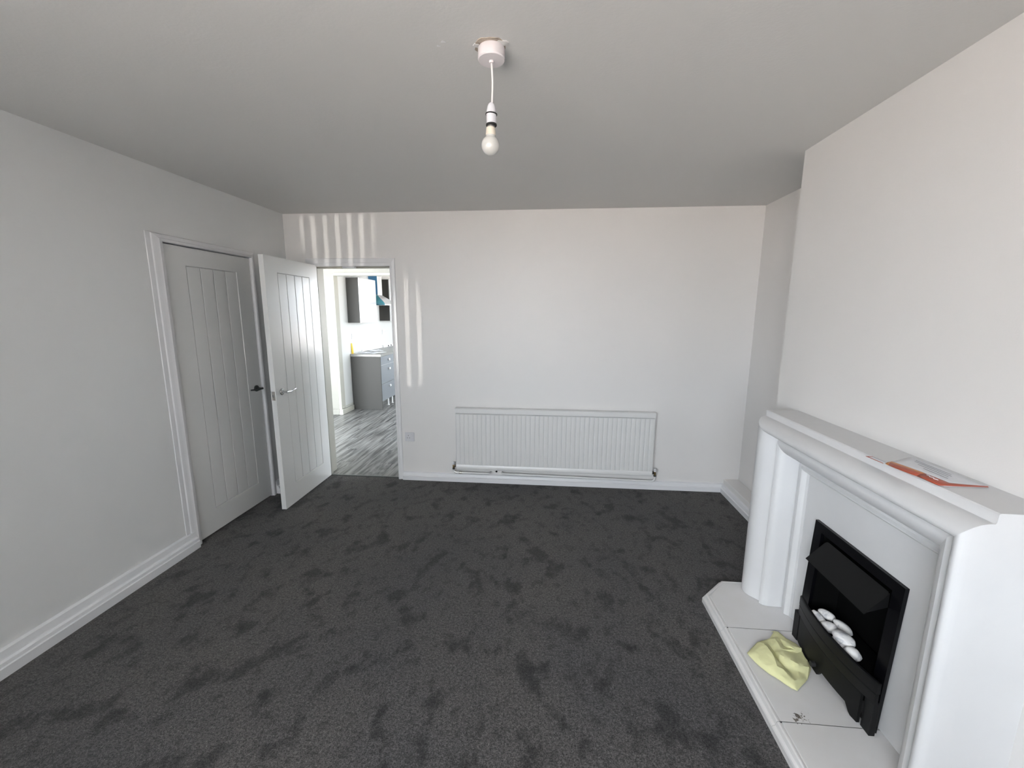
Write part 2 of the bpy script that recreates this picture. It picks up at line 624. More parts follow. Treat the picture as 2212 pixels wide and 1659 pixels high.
# ---- baseboards: profile (out from wall, height), outermost at the floor
BASE_L = [(0, 0), (0.042, 0), (0.042, 0.046), (0.036, 0.050), (0.034, 0.066), (0.022, 0.072), (0.020, 0.078), (0.016, 0.108), (0.0, 0.114)]
struct(prism('baseboard_left', [(n, z) for n, z in BASE_L], 'y', YF, 2.400, 'skirting_white'))
bL2 = prism('baseboard_left', [(n, z) for n, z in BASE_L], 'y', 3.246, D, 'skirting_white')
struct(bL2)
BASE_B = [(0, 0), (0.030, 0), (0.030, 0.040), (0.022, 0.046), (0.021, 0.052), (0.016, 0.070), (0.0, 0.076)]
struct(prism('baseboard_back', [(D - n, z) for n, z in BASE_B], 'x', 1.007, XR - 0.12, 'skirting_white'))
LX = 3.955     # face of the low boxing along the alcove wall
struct(box('trim_1', (LX, YB - 0.01, 0), (XR, D, 0.117), 'wall_paint', bev=0.004))
struct(prism('baseboard_right', [(LX - n, z) for n, z in BASE_B], 'y', YB + 0.0, D, 'skirting_white'))
struct(prism('baseboard_right', [(XB - n, z) for n, z in BASE_B], 'y', CB0, 0.98, 'skirting_white'))

# ---- door frames
ARCH = [(0.0, 0.0), (0.0, 0.014), (0.004, 0.018), (0.016, 0.020), (0.020, 0.016), (0.030, 0.015), (0.040, 0.012), (0.044, 0.006), (0.044, 0.0)]


def architrave(name, F, w0, w1, zt, kL, kT, kR, parent):
    """mitred frame mouldings around an opening w0..w1 x 0..zt; F(u,n,z) maps to the world; k = width over 0.044"""
    def pts(side):
        rings = []
        if side == 'L':
            rings = [[F(w0 - a * kL, b, 0) for a, b in ARCH], [F(w0 - a * kL, b, zt + a * kT) for a, b in ARCH]]
        elif side == 'T':
            rings = [[F(w0 - a * kL, b, zt + a * kT) for a, b in ARCH], [F(w1 + a * kR, b, zt + a * kT) for a, b in ARCH]]
        else:
            rings = [[F(w1 + a * kR, b, zt + a * kT) for a, b in ARCH], [F(w1 + a * kR, b, 0) for a, b in ARCH]]
        return rings
    for s in 'LTR':
        loft('architrave', pts(s), 'gloss_white', parent, smooth=30)


t1 = thing('trim_2', (0, CD0, 0), kind='structure')
FL = lambda u, n, z: (n, u, z)                 # left wall: u=y, n=+x
architrave('a', FL, CD0 - 0.006, CD1 + 0.006, CDT + 0.004, 1.65, 1.05, 0.9, t1)
# thin backing board seen beside the moulding
box('backing_board', (0, CD0 - 0.108, 0.10), (0.007, CD0 - 0.070, 2.046), 'gloss_white', t1, bev=0.002)
box('jamb', (-0.14, CD0 - 0.03, 0), (0.002, CD0 - 0.004, CDT + 0.03), 'gloss_white', t1)
box('jamb', (-0.14, CD1 + 0.004, 0), (0.002, CD1 + 0.03, CDT + 0.03), 'gloss_white', t1)
box('head', (-0.14, CD0 - 0.004, CDT + 0.006), (0.002, CD1 + 0.004, CDT + 0.03), 'gloss_white', t1)
box('door_stop', (-0.060, CD0 - 0.004, 0), (-0.042, CD0 + 0.010, CDT + 0.006), 'gloss_white', t1)
box('door_stop', (-0.060, CD1 - 0.010, 0), (-0.042, CD1 + 0.004, CDT + 0.006), 'gloss_white', t1)
box('door_stop', (-0.060, CD0 + 0.010, CDT - 0.010), (-0.042, CD1 - 0.010, CDT + 0.006), 'gloss_white', t1)

t2 = thing('trim_3', (DX0, D, 0), kind='structure')
FB = lambda u, n, z: (u, D - n, z)             # back wall: u=x, n=-y
architrave('a', FB, DX0, DX1, DZ, 1.4, 1.6, 1.05, t2)
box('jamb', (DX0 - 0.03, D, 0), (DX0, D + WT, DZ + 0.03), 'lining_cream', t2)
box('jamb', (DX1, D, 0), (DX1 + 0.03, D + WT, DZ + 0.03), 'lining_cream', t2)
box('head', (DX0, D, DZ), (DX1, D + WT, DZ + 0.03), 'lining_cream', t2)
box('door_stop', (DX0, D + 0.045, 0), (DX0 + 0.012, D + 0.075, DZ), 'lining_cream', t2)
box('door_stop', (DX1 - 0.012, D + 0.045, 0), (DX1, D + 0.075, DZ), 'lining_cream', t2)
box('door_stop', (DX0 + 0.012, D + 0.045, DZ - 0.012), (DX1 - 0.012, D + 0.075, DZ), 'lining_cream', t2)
box('closer_keep', (0.52, D - 0.004, DZ - 0.014), (0.64, D + 0.03, DZ), 'plastic_white', t2, bev=0.003)
struct(box('trim_4', (DX0, 3.694, -0.002), (DX1, 3.716, 0.006), 'dark_chrome', bev=0.003))


# ------------------------------------------------------------------ doors
def door(name, F, w, zt, p0, p1, label, handle_u, handle_sign, metal_name, latch, lever_both):
    z0, pz0, pz1 = 0.012, 0.178, 1.874
    d = thing(name, F(0, 0, 0), kind='structure')
    d['label'] = label
    bm = bmesh.new()

    def rect(u0, u1, a, b, n):
        return [bm.verts.new(F(u, n, z)) for u, z in ((u0, a), (u1, a), (u1, b), (u0, b))]
    A, B_, C_, E_ = rect(0, w, z0, zt, 0), rect(p0, p1, pz0, pz1, 0), rect(p0 + .004, p1 - .004, pz0 + .004, pz1 - .004, -0.007), rect(0, w, z0, zt, -0.038)
    for i in range(4):
        j = (i + 1) % 4
        bm.faces.new((A[i], A[j], B_[j], B_[i]))
        bm.faces.new((B_[i], B_[j], C_[j], C_[i]))
        bm.faces.new((A[i], A[j], E_[j], E_[i]))
    bm.faces.new(C_)
    bm.faces.new(E_)
    finish('slab', bm, 'door_white', d)
    nb = 4
    g = 0.006
    bw = (p1 - p0 - g) / nb
    for k in range(nb):
        u0 = p0 + g + k * bw
        u1 = u0 + bw - g
        bmb = bmesh.new()
        lo_, hi_ = (u0, -0.0075, pz0 + g), (u1, -0.001, pz1 - g)
        bm_box(bmb, lo_, hi_, 0.0022, 2)
        for v in bmb.verts:
            v.co = F(*v.co)
        finish('board', bmb, 'door_white', d)
    # lever handle
    for side in ((1, -1) if lever_both else (1,)):
        off = 0.0 if side == 1 else -0.038
        P = lambda u, n, z: F(u, off + side * n, z)
        c = P(handle_u, 0, 0.961)
        ax = Vector(P(handle_u, 1, 0.961)) - Vector(c)
        hroot = lathe('handle_rose', [(0.0, 0.0), (0.026, 0.0), (0.026, 0.006), (0.022, 0.010), (0.012, 0.011), (0.010, 0.013), (0.0, 0.013)], c, ax, metal_name, d)
        hroot['label'] = 'round metal handle rose'
        tube('neck', [P(handle_u, 0.010, 0.961), P(handle_u, 0.046, 0.961)], 0.009, metal_name, hroot)
        s = handle_sign
        tube('lever', [P(handle_u - s * 0.010, 0.047, 0.961), P(handle_u + s * 0.02, 0.047, 0.960), P(handle_u + s * 0.055, 0.047, 0.957),
                       P(handle_u + s * 0.085, 0.047, 0.964), P(handle_u + s * 0.118, 0.045, 0.968)], [0.0095, 0.006], metal_name, hroot, curve=6)
    if latch:
        T = lambda u, n, z: F(u, n, z)
        box('latch_plate', (w - 0.001, -0.031, 0.905), (w + 0.0018, -0.007, 0.975), 'steel', d, bev=0.0006, T=T)
        box('latch_bolt', (w, -0.024, 0.930), (w + 0.010, -0.014, 0.950), 'chrome', d, bev=0.002, T=T)
    for hz in (() if latch else (0.24, 1.72)):
        tube('hinge', [F(-0.002, 0.003, hz - 0.038), F(-0.002, 0.003, hz + 0.038)], 0.0045, 'dark_chrome', d, seg=10)
    return d


FC = lambda u, n, z: (n - 0.001, CD0 + u, z)
door('door_1', FC, CD1 - CD0, CDT - 0.004, 0.155, 0.605, 'closed white boarded door in the left wall', 0.690, -1, 'dark_chrome', False, False)
AN = 1.5906
HX = 0.2819
ux, uy = -math.cos(AN), -math.sin(AN)
FO = lambda u, n, z: (HX + u * ux - n * uy, D - 0.004 + u * uy + n * ux, z)
door('door_2', FO, 0.728, CDT - 0.004, 0.130, 0.578, 'white boarded door standing open beside the kitchen doorway', 0.655, -1, 'chrome', True, True)

# ------------------------------------------------------------------ radiator
RX0, RX1, RZ0, RZ1 = 1.537, 3.311, 0.140, 0.722
RYF = 3.612
rad = thing('radiator', ((RX0 + RX1) / 2, RYF + 0.03, 0.0), 'long white ribbed panel radiator low on the back wall', 'radiator')
nr = 44
pitch = (RX1 - RX0) / nr
xs = []
for k in range(nr):
    b0 = RX0 + k * pitch
    xs += [(b0, 1), (b0 + 0.0045, 0.25), (b0 + 0.009, 0), (b0 + pitch - 0.009, 0), (b0 + pitch - 0.0045, 0.25)]
xs.append((RX1, 1))
rows = [(RZ0, 0, 0.010), (RZ0 + 0.006, 0, 0.0), (RZ0 + 0.020, 0, -0.004), (RZ0 + 0.036, 0, 0.0), (RZ0 + 0.046, 0.0, 0.004), (RZ0 + 0.066, 1, 0), (RZ1 - 0.062, 1, 0), (RZ1 - 0.052, 0.2, 0.0), (RZ1 - 0.047, 0, 0.012), (RZ1 - 0.010, 0, 0.012)]
bm = bmesh.new()
grid = [[bm.verts.new((x, RYF + dep * kk * 0.007 + off, z)) for x, dep in xs] for z, kk, off in rows]
for a, b in zip(grid, grid[1:]):
    for i in range(len(xs) - 1):
        bm.faces.new((a[i], a[i + 1], b[i + 1], b[i]))
finish('front_panel', bm, 'radiator_white', rad, smooth=30)
box('back_panel', (RX0 + 0.004, RYF + 0.045, RZ0), (RX1 - 0.004, RYF + 0.052, RZ1 - 0.01), 'radiator_white', rad)
for x in (RX0, RX1):
    s = 1 if x == RX0 else -1
    box('side_panel', (x - s * 0.002, RYF + 0.002, RZ0 + 0.02), (x + s * 0.002, RYF + 0.05, RZ1 - 0.004), 'radiator_white', rad)
bm = bmesh.new()
prof = [(RYF - 0.007, RZ1 - 0.039), (RYF - 0.007, RZ1 - 0.005), (RYF - 0.002, RZ1), (RYF + 0.055, RZ1), (RYF + 0.055, RZ1 - 0.005), (RYF + 0.001, RZ1 - 0.006), (RYF + 0.001, RZ1 - 0.039)]
bm.free()
prism('top_grille', prof, 'x', RX0 - 0.003, RX1 + 0.003, 'radiator_white', rad, smooth=30)
for k in range(4):
    xx = RX0 + 0.25 + k * 0.42
    box('bracket', (xx, RYF + 0.052, 0.25), (xx + 0.03, D - 0.001, 0.60), 'radiator_white', rad)


def valve(x, s, parent):
    """angle valve at the radiator corner; s=-1 left side, +1 right side"""
    zc = 0.172
    v = tube('valve_body', [(x - s * 0.022, RYF + 0.012, zc), (x + s * 0.018, RYF + 0.012, zc)], 0.010, 'brass', parent)
    v['label'] = 'tarnished brass valve body'
    lathe('valve_nut', [(0.0, -0.006), (0.014, -0.006), (0.014, 0.006), (0.0, 0.006)], (x + s * 0.002, RYF + 0.012, zc), (1, 0, 0), 'dark_chrome', v, seg=6, smooth=None)
    tube('valve_stem', [(x + s * 0.020, RYF + 0.012, zc - 0.030), (x + s * 0.020, RYF + 0.012, zc + 0.016)], 0.009, 'brass', v)
    lathe('valve_cap', [(0.0, 0.0), (0.012, 0.0), (0.012, 0.022), (0.010, 0.026), (0.0, 0.026)], (x + s * 0.020, RYF + 0.012, zc + 0.012), (0, 0, 1), 'plastic_white', v)
    lathe('valve_nut', [(0.0, -0.006), (0.0125, -0.006), (0.0125, 0.006), (0.0, 0.006)], (x + s * 0.020, RYF + 0.012, zc - 0.028), (0, 0, 1), 'dark_chrome', v, seg=6, smooth=None)


valve(RX0 - 0.008, -1, rad)
valve(RX1 + 0.008, 1, rad)
PY = 3.626
pipe1 = thing('heating_pipe', (1.56, PY, 0.0), 'short white painted pipe bending down from the radiator valve near the socket', 'pipe', 'pipes under the radiator')
tube('pipe_run', [(1.509, RYF + 0.012, 0.137), (1.512, RYF + 0.014, 0.120), (1.535, PY, 0.108), (1.58, PY, 0.106)], 0.0088, 'pipe_white', pipe1, curve=6)
tube('pipe_run', [(1.575, PY, 0.106), (1.835, PY, 0.104), (1.848, PY + 0.006, 0.104), (1.852, D - 0.018, 0.104)], 0.0088, 'pipe_white', pipe1)
lathe('pipe_joint', [(0.0, -0.014), (0.0115, -0.014), (0.0115, 0.014), (0.0, 0.014)], (1.572, PY, 0.106), (1, 0, 0), 'steel', pipe1, seg=8, smooth=None)
lathe('pipe_joint', [(0.0, -0.010), (0.0115, -0.010), (0.0115, 0.010), (0.0, 0.010)], (1.530, PY - 0.002, 0.109), (1, 0, -0.2), 'steel', pipe1, seg=8, smooth=None)
pipe2 = thing('heating_pipe', (2.6, PY, 0.0), 'long white painted pipe running along the skirting under the radiator', 'pipe', 'pipes under the radiator')
tube('pipe_run', [(1.962, D - 0.018, 0.108), (1.966, PY + 0.006, 0.108), (1.978, PY, 0.108), (2.6, PY, 0.101), (3.27, PY, 0.092)], 0.0088, 'pipe_white', pipe2)
tube('pipe_run', [(3.26, PY, 0.092), (3.29, PY, 0.092), (3.325, PY - 0.004, 0.096), (3.339, RYF + 0.012, 0.118), (3.339, RYF + 0.012, 0.137)], 0.0088, 'pipe_white', pipe2, curve=6)
hole = lathe('cable_hole', [(0.0, 0.0), (0.009, 0.0), (0.009, 0.004), (0.0, 0.004)], (1.905, D - 0.0005, 0.107), (0, -1, 0), 'gap_dark')
tag(hole, 'small dark hole in the wall between the two radiator pipes', 'hole')


# ------------------------------------------------------------------ sockets
def socket(name, T, w, h, label, double=False, group=None):
    """T(u,n,z): u across, n out of wall, z up, centred"""
    s = thing(name, T(0, 0, 0), label, 'socket', group)
    box('plate', (-w / 2, 0, -h / 2), (w / 2, 0.009, h / 2), 'plastic_white', s, bev=0.002, T=T)
    for k in ((-w / 4, w / 4) if double else (-0.012,)):
        for du, dz, a, b in ((0, 0.014, 0.004, 0.008), (-0.011, -0.008, 0.007, 0.004), (0.011, -0.008, 0.007, 0.004)):
            box('pin_hole', (k + du - a / 2, 0.0088, dz - b / 2), (k + du + a / 2, 0.0096, dz + b / 2), 'gap_dark', s, T=T)
        box('rocker_switch', (k + 0.026, 0.008, 0.004), (k + 0.037, 0.012, 0.026), 'plastic_white', s, bev=0.001, T=T)
    return s


socket('wall_socket', lambda u, n, z: (1.082 + u, D - n, 0.420 + z), 0.088, 0.086, 'grey white single plug socket on the back wall beside the doorway')

# ------------------------------------------------------------------ pendant lamp
PX, PYL = 2.167, 1.515
lamp = thing('pendant_light', (PX, PYL, H), 'bare white bulb hanging on a short white cord from the ceiling', 'lamp')
lathe('ceiling_rose', [(0.0, 0.0), (0.042, 0.0), (0.044, -0.004), (0.0445, -0.034), (0.042, -0.037), (0.008, -0.038), (0.0075, -0.045), (0.0, -0.045)],
      (PX, PYL, H), (0, 0, 1), 'lamp_plastic', lamp, seg=40)
cd = [(PX, PYL, H - 0.043), (PX + 0.003, PYL, H - 0.085), (PX + 0.003, PYL, H - 0.12), (PX + 0.001, PYL, H - 0.168)]
tube('cord', cd, 0.0034, 'cord_white', lamp, curve=8)
bx_, by_, bz_ = PX - 0.001, PYL, H - 0.164
hold = lathe('lamp_holder', [(0.0, 0.0), (0.006, 0.0), (0.0098, -0.004), (0.0132, -0.011), (0.0155, -0.021), (0.0165, -0.031), (0.0175, -0.034), (0.0175, -0.036),
                             (0.0165, -0.036), (0.0165, -0.062), (0.0178, -0.064), (0.0178, -0.067), (0.015, -0.067), (0.0, -0.060)],
             (bx_, by_, bz_), (0, 0, 1), 'lamp_plastic_grey', lamp)
lathe('shade_ring', [(0.0166, 0.0015), (0.0195, 0.0015), (0.0195, -0.0015), (0.0166, -0.0015)], (bx_, by_, bz_ - 0.0345), (0.05, 0.0, 1), 'black_rubber', hold)
lathe('holder_skirt', [(0.0150, 0.002), (0.0180, 0.0015), (0.0182, -0.0035), (0.0150, -0.004)], (bx_, by_, bz_ - 0.066), (0, 0, 1), 'black_rubber', hold)
bulb = lathe('bulb', [(0.0, 0.0), (0.0145, 0.0), (0.0155, -0.010), (0.0160, -0.020), (0.0167, -0.026), (0.0178, -0.0296), (0.0220, -0.0332), (0.0254, -0.0375), (0.0281, -0.0423), (0.0298, -0.0475), (0.0306, -0.0530), (0.0303, -0.0585), (0.0291, -0.0638), (0.0270, -0.0689), (0.0240, -0.0735), (0.0202, -0.0775), (0.0157, -0.0807), (0.0108, -0.0831), (0.0055, -0.0846), (0.0, -0.0851)], (bx_ - 0.002, by_, bz_ - 0.076), (0.03, 0, 1), 'bulb_glass', lamp, seg=36)
lathe('bulb_cap', [(0.0, 0.0), (0.0125, 0.0), (0.0125, -0.014), (0.0, -0.014)], (bx_ - 0.001, by_, bz_ - 0.063), (0.03, 0, 1), 'steel', bulb)
lathe('bulb_collar', [(0.0145, 0.0), (0.0152, -0.001), (0.0162, -0.012), (0.0168, -0.0235), (0.0163, -0.0240), (0.0150, -0.012)], (bx_ - 0.002, by_, bz_ - 0.076), (0.03, 0, 1), 'bulb_neck', bulb)
# broken plaster round the rose and two flaked specks, parts of the ceiling
random.seed(4)


def chip(name, cx, cy, rx, ry, material, n=16, seed=1, thick=0.0016, jag=0.35):
    rnd = random.Random(seed)
    pl = []
    for k in range(n):
        a = 2 * math.pi * k / n
        r = 1 + rnd.uniform(-jag, jag)
        pl.append((cx + rx * r * math.cos(a), cy + ry * r * math.sin(a)))
    return prism(name, pl, 'z', H - thick, H + 0.004, material, ceiling)


chip('plaster_chip', PX - 0.004, PYL - 0.012, 0.050, 0.047, 'bare_plaster', 22, 5, jag=0.10)
chip('plaster_chip', PX + 0.035, PYL - 0.025, 0.02, 0.014, 'ceiling_paint', 10, 6, 0.0025)
chip('plaster_chip', PX - 0.047, PYL - 0.02, 0.012, 0.012, 'ceiling_paint', 10, 7, 0.0025)
chip('plaster_chip', PX - 0.15, PYL - 0.045, 0.010, 0.005, 'gloss_white', 8, 8, 0.0005)
chip('plaster_chip', PX - 0.17, PYL - 0.025, 0.008, 0.004, 'gloss_white', 8, 9, 0.0005)

# ------------------------------------------------------------------ fireplace
HZ = 0.05
fp = thing('fireplace_surround', (3.65, 1.70, HZ), 'white moulded fireplace surround with mantel shelf on the chimney breast', 'fireplace')
# (x, y on far leg, z on header, y on near leg)
PRF = [
    (XB, 2.298, 1.067, 1.115), (3.552, 2.298, 1.067, 1.115), (3.548, 2.296, 1.063, 1.115), (3.547, 2.288, 1.041, 1.115), (3.544, 2.286, 1.037, 1.115),
    (3.530, 2.283, 1.036, 1.116), (3.515, 2.275, 1.032, 1.117), (3.500, 2.260, 1.024, 1.119), (3.488, 2.240, 1.013, 1.123), (3.481, 2.218, 1.001, 1.130),
    (3.480, 2.198, 0.991, 1.138), (3.484, 2.178, 0.981, 1.149), (3.494, 2.160, 0.974, 1.161), (3.508, 2.145, 0.969, 1.172), (3.520, 2.132, 0.967, 1.180),
    (3.533, 2.117, 0.965, 1.192), (3.526, 2.111, 0.957, 1.200), (3.520, 2.106, 0.946, 1.206), (3.523, 2.098, 0.930, 1.216), (3.530, 2.090, 0.915, 1.228),
    (3.542, 2.084, 0.901, 1.243), (3.558, 2.081, 0.889, 1.258), (3.585, 2.080, 0.874, 1.275), (3.606, 2.079, 0.862, 1.288), (XB, 2.079, 0.862, 1.288)]
HS = HZ + 0.001
far0 = [(x, yl, HS) for x, yl, zh, yr in PRF]
farT = [(x, yl, zh) for x, yl, zh, yr in PRF]
nearT = [(x, yr, zh) for x, yl, zh, yr in PRF]
near0 = [(x, yr, HS) for x, yl, zh, yr in PRF]
loft('leg', [far0, farT], 'surround_white', fp, smooth=42, cap=False)
loft('mantel_shelf', [farT, nearT], 'surround_white', fp, smooth=42, cap=False)
loft('leg', [nearT, near0], 'surround_white', fp, smooth=42, cap=False)
SLP = [(3.700, 2.071, 0.858, 1.292), (3.617, 2.071, 0.858, 1.292), (3.6155, 2.053, 0.846, 1.300), (3.611, 2.046, 0.842, 1.304), (3.6065, 2.039, 0.838, 1.307), (3.6065, 2.032, 0.834, 1.310),
       (3.610, 2.026, 0.830, 1.313), (3.616, 2.020, 0.827, 1.316), (3.6225, 2.014, 0.824, 1.319), (3.6265, 2.002, 0.819, 1.322), (3.700, 2.000, 0.819, 1.322)]
s0 = [(x, yl, HS) for x, yl, zh, yr in SLP]
sT = [(x, yl, zh) for x, yl, zh, yr in SLP]
rT = [(x, yr, zh) for x, yl, zh, yr in SLP]
r0 = [(x, yr, HS) for x, yl, zh, yr in SLP]
loft('inner_slip', [s0, sT, rT, r0], 'surround_white', fp, smooth=28)
fy0, fy1, fz1 = 1.405, 1.895, 0.645
ring_plate('back_panel', (1.321, 1.999, HS, 0.820), (fy0 + 0.03, fy1 - 0.03, HZ + 0.02, fz1 - 0.03), 3.6275, 3.645, 'surround_white', fp)

# hearth: three slabs with a stepped nosing; plan (x, y)
hearth = thing('hearth', (3.45, 1.66, 0.0), 'low white stone hearth with chamfered corners on the grey carpet', 'hearth')
HB, HF, HE0, HE1, CH = XB - 0.004, 3.247, 1.030, 2.298, 0.142
J1, J2 = 1.424, 1.907
NOSE = [(0.0, 0.0), (0.0, 0.024), (0.003, 0.0295), (0.009, 0.0315), (0.0125, 0.0335), (0.0135, 0.040), (0.0165, 0.0475), (0.022, 0.0500), (0.0275, 0.0498), (0.030, 0.0455), (0.033, 0.0455), (0.035, HZ)]


def slab(poly, edge_on):
    """poly: plan outline, counter-clockwise; edge_on[i] = True if edge i..i+1 carries the nosing"""
    n = len(poly)
    P = [Vector(p) for p in poly]

    def inset(d):
        out = []
        for i in range(n):
            a, b, c = P[i - 1], P[i], P[(i + 1) % n]
            e0, e1 = (b - a).normalized(), (c - b).normalized()
            n0, n1 = Vector((-e0.y, e0.x)), Vector((-e1.y, e1.x))
            d0 = d if edge_on[i - 1] else 0.0
            d1 = d if edge_on[i] else 0.0
            # intersection of the two offset lines
            A = Matrix(((n0.x, n0.y), (n1.x, n1.y)))
            r0_ = n0.dot(b) + d0
            r1_ = n1.dot(b) + d1
            if abs(A.determinant()) < 1e-6:
                out.append(b + n0 * d0)
            else:
                out.append(A.inverted() @ Vector((r0_, r1_)))
        return out
    rings = [[(p.x, p.y, z) for p in inset(d)] for d, z in NOSE]
    bm = bmesh.new()
    vs = [[bm.verts.new(p) for p in r] for r in rings]
    for a, b in zip(vs, vs[1:]):
        for i in range(n):
            j = (i + 1) % n
            bm.faces.new((a[i], a[j], b[j], b[i]))
    bm.faces.new(vs[-1])
    bm.faces.new(vs[0][::-1])
    finish('slab', bm, 'hearth_stone', hearth, smooth=25)


gj = 0.0012
slab([(HF, J2 + gj), (HB, J2 + gj), (HB, HE1), (HF + CH, HE1), (HF, HE1 - CH)], [False, False, True, True, True])
slab([(HF, J1 + gj), (HB, J1 + gj), (HB, J2 - gj), (HF, J2 - gj)], [False, False, False, True])
slab([(HF + CH, HE0), (HB, HE0), (HB, J1 - gj), (HF, J1 - gj), (HF, HE0 + CH)], [True, False, False, True, True])

# the black inset fire
FXB, FXT = 3.592, 3.616
fxz = lambda z: FXB + (FXT - FXB) * (z - HZ) / (fz1 - HZ)
fire = thing('inset_fire', (3.60, 1.65, HZ), 'black inset fire with tilted hood and bowed front grate', 'fire')
ring_plate('fire_trim', (fy0, fy1, HZ + 0.004, fz1), (1.452, 1.845, 0.13, 0.605), lambda z: fxz(z) - 0.004, lambda z: fxz(z) + 0.010, 'black_gloss', fire)
# fire box
bm = bmesh.new()
def bq(pts):
    bm.faces.new([bm.verts.new(p) for p in pts])
bya, byb, bza, bzb, bxb = 1.446, 1.851, 0.10, 0.612, 3.703
bm_ = [(3.612, bya, bza), (3.612, byb, bza), (3.612, byb, bzb), (3.612, bya, bzb)]
bk_ = [(bxb, bya + .03, bza), (bxb, byb - .03, bza), (bxb, byb - .03, bzb - .03), (bxb, bya + .03, bzb - .03)]
A_ = [bm.verts.new(p) for p in bm_]
B_ = [bm.verts.new(p) for p in bk_]
for i in range(4):
    j = (i + 1) % 4
    bm.faces.new((A_[i], A_[j], B_[j], B_[i]))
bm.faces.new(B_)
finish('fire_box', bm, 'black_bed', fire)
# tilted hood plate
def hood_pt(y, t, off=0.0):
    x0, z0, x1, z1 = 3.608, 0.592, 3.528, 0.505
    return (x0 + (x1 - x0) * t + off * 0.73, y, z0 + (z1 - z0) * t - off * 0.68)
hy0, hy1 = 1.452, 1.800
hp = [(hy0 + 0.012, 0.0), (hy1 - 0.010, 0.0), (hy1, 0.08), (hy1, 1.0), (hy0, 1.0), (hy0, 0.20), (hy0 + 0.003, 0.08)]
loft('fire_hood', [[hood_pt(y, t) for y, t in hp], [hood_pt(y, t, 0.003) for y, t in hp]], 'hood_black', fire, smooth=20)
loft('hood_cheek', [[(3.607, hy1 - 0.002, 0.590), (3.530, hy1 - 0.002, 0.506), (3.607, hy1 - 0.002, 0.535)], [(3.607, hy1 - 0.005, 0.590), (3.530, hy1 - 0.005, 0.506), (3.607, hy1 - 0.005, 0.535)]], 'black_metal', fire, smooth=None)
loft('hood_cheek', [[(3.607, hy0 + 0.002, 0.590), (3.530, hy0 + 0.002, 0.506), (3.607, hy0 + 0.002, 0.535)], [(3.607, hy0 + 0.005, 0.590), (3.530, hy0 + 0.005, 0.506), (3.607, hy0 + 0.005, 0.535)]], 'black_metal', fire, smooth=None)


def bow(y, amt=0.034, x_end=3.566):
    t = (y - 1.615) / 0.245
    return x_end - amt * max(0.0, 1 - t * t)


def bowed(name, y0, y1, z0f, z1f, depth, material, n=22, off=0.0, parent=None):
    rings = []
    for k in range(n + 1):
        y = y0 + (y1 - y0) * k / n
        x = bow(y) + off
        z0, z1 = z0f(y), z1f(y)
        rings.append([(x, y, z0), (x, y, z1 - 0.004), (x + 0.003, y, z1), (x + depth, y, z1), (x + depth, y, z0)])
    return loft(name, rings, material, parent or fire, smooth=30)


bowed('grate_bar', 1.385, 1.858, lambda y: 0.238, lambda y: 0.281, 0.012, 'black_metal')
bowed('grate_bar', 1.390, 1.862, lambda y: 0.190, lambda y: 0.233, 0.012, 'black_metal', off=0.003)


def arch(y):
    t = (y - 1.560) / 0.088
    if abs(t) >= 1:
        return HZ + 0.008
    return HZ + 0.008 + 0.034 * min(1.0, (1 - abs(t)) * 4.0)


fp_ = bowed('grate_panel', 1.440, 1.842, arch, lambda y: 0.187, 0.010, 'hood_black', off=0.006, n=44)
lathe('control_knob', [(0.0, 0.0), (0.011, 0.0), (0.011, 0.016), (0.008, 0.018), (0.0, 0.018)], (bow(1.668) + 0.004, 1.668, 0.092), (-1, 0, 0), 'black_rubber', fire)
box('ash_foot', (3.566, 1.393, HZ + 0.002), (3.588, 1.436, 0.19), 'black_metal', fire, bev=0.002)
box('ash_foot', (3.566, 1.846, HZ + 0.002), (3.588, 1.885, 0.19), 'black_metal', fire, bev=0.002)
# bed behind the grate
bedr = []
for k in range(13):
    y = 1.46 + (1.84 - 1.46) * k / 12
    bedr.append([(bow(y) + 0.016, y, 0.135), (bow(y) + 0.016, y, 0.228), (3.640, y, 0.246), (3.690, y, 0.246), (3.690, y, 0.135)])
loft('fuel_bed', bedr, 'black_bed', fire, smooth=30)


def pebble(c, s, rot, label, seed, flat=0.0):
    bm = bmesh.new()
    bmesh.ops.create_icosphere(bm, subdivisions=3, radius=1.0)
    R = Matrix.Rotation(rot[2], 3, 'Z') @ Matrix.Rotation(rot[1], 3, 'Y') @ Matrix.Rotation(rot[0], 3, 'X')
    sd = Vector((seed * 3.1, seed * 1.7, seed * 0.9))
    for v in bm.verts:
        p = v.co.copy()
        k = 1 + 0.16 * noise.noise(p * 1.1 + sd) + 0.05 * noise.noise(p * 2.6 + sd)
        p *= k
        p = Vector((math.copysign(abs(p.x) ** 0.92, p.x) * s[0], p.y * s[1], p.z * s[2]))
        v.co = Vector(c) + R @ p
    o = finish('pebble', bm, 'pebble_white', None, smooth=180)
    tag(o, label, 'pebble', 'white pebbles in the fire')


pebble((3.614, 1.745, 0.272), (0.034, 0.020, 0.018), (0.3, 0.1, -1.0), 'topmost white pebble at the far end of the row in the fire', 1)
pebble((3.576, 1.738, 0.262), (0.032, 0.018, 0.017), (-0.2, 0.35, -1.15), 'white pebble tucked beside the grate at the far end of the row', 2)
pebble((3.584, 1.682, 0.262), (0.034, 0.023, 0.022), (0.4, -0.3, -1.05), 'rounded white pebble third from the far end of the row', 3)
pebble((3.630, 1.668, 0.274), (0.040, 0.020, 0.019), (0.1, 0.1, -1.25), 'flattish white pebble with grey veins resting behind the largest one', 4)
pebble((3.586, 1.600, 0.279), (0.042, 0.027, 0.024), (0.2, 0.1, -1.15), 'largest white pebble, lying on top in the middle of the row', 5)
pebble((3.576, 1.598, 0.254), (0.034, 0.019, 0.018), (0.0, 0.2, -1.2), 'white pebble wedged under the largest one behind the grate', 6)
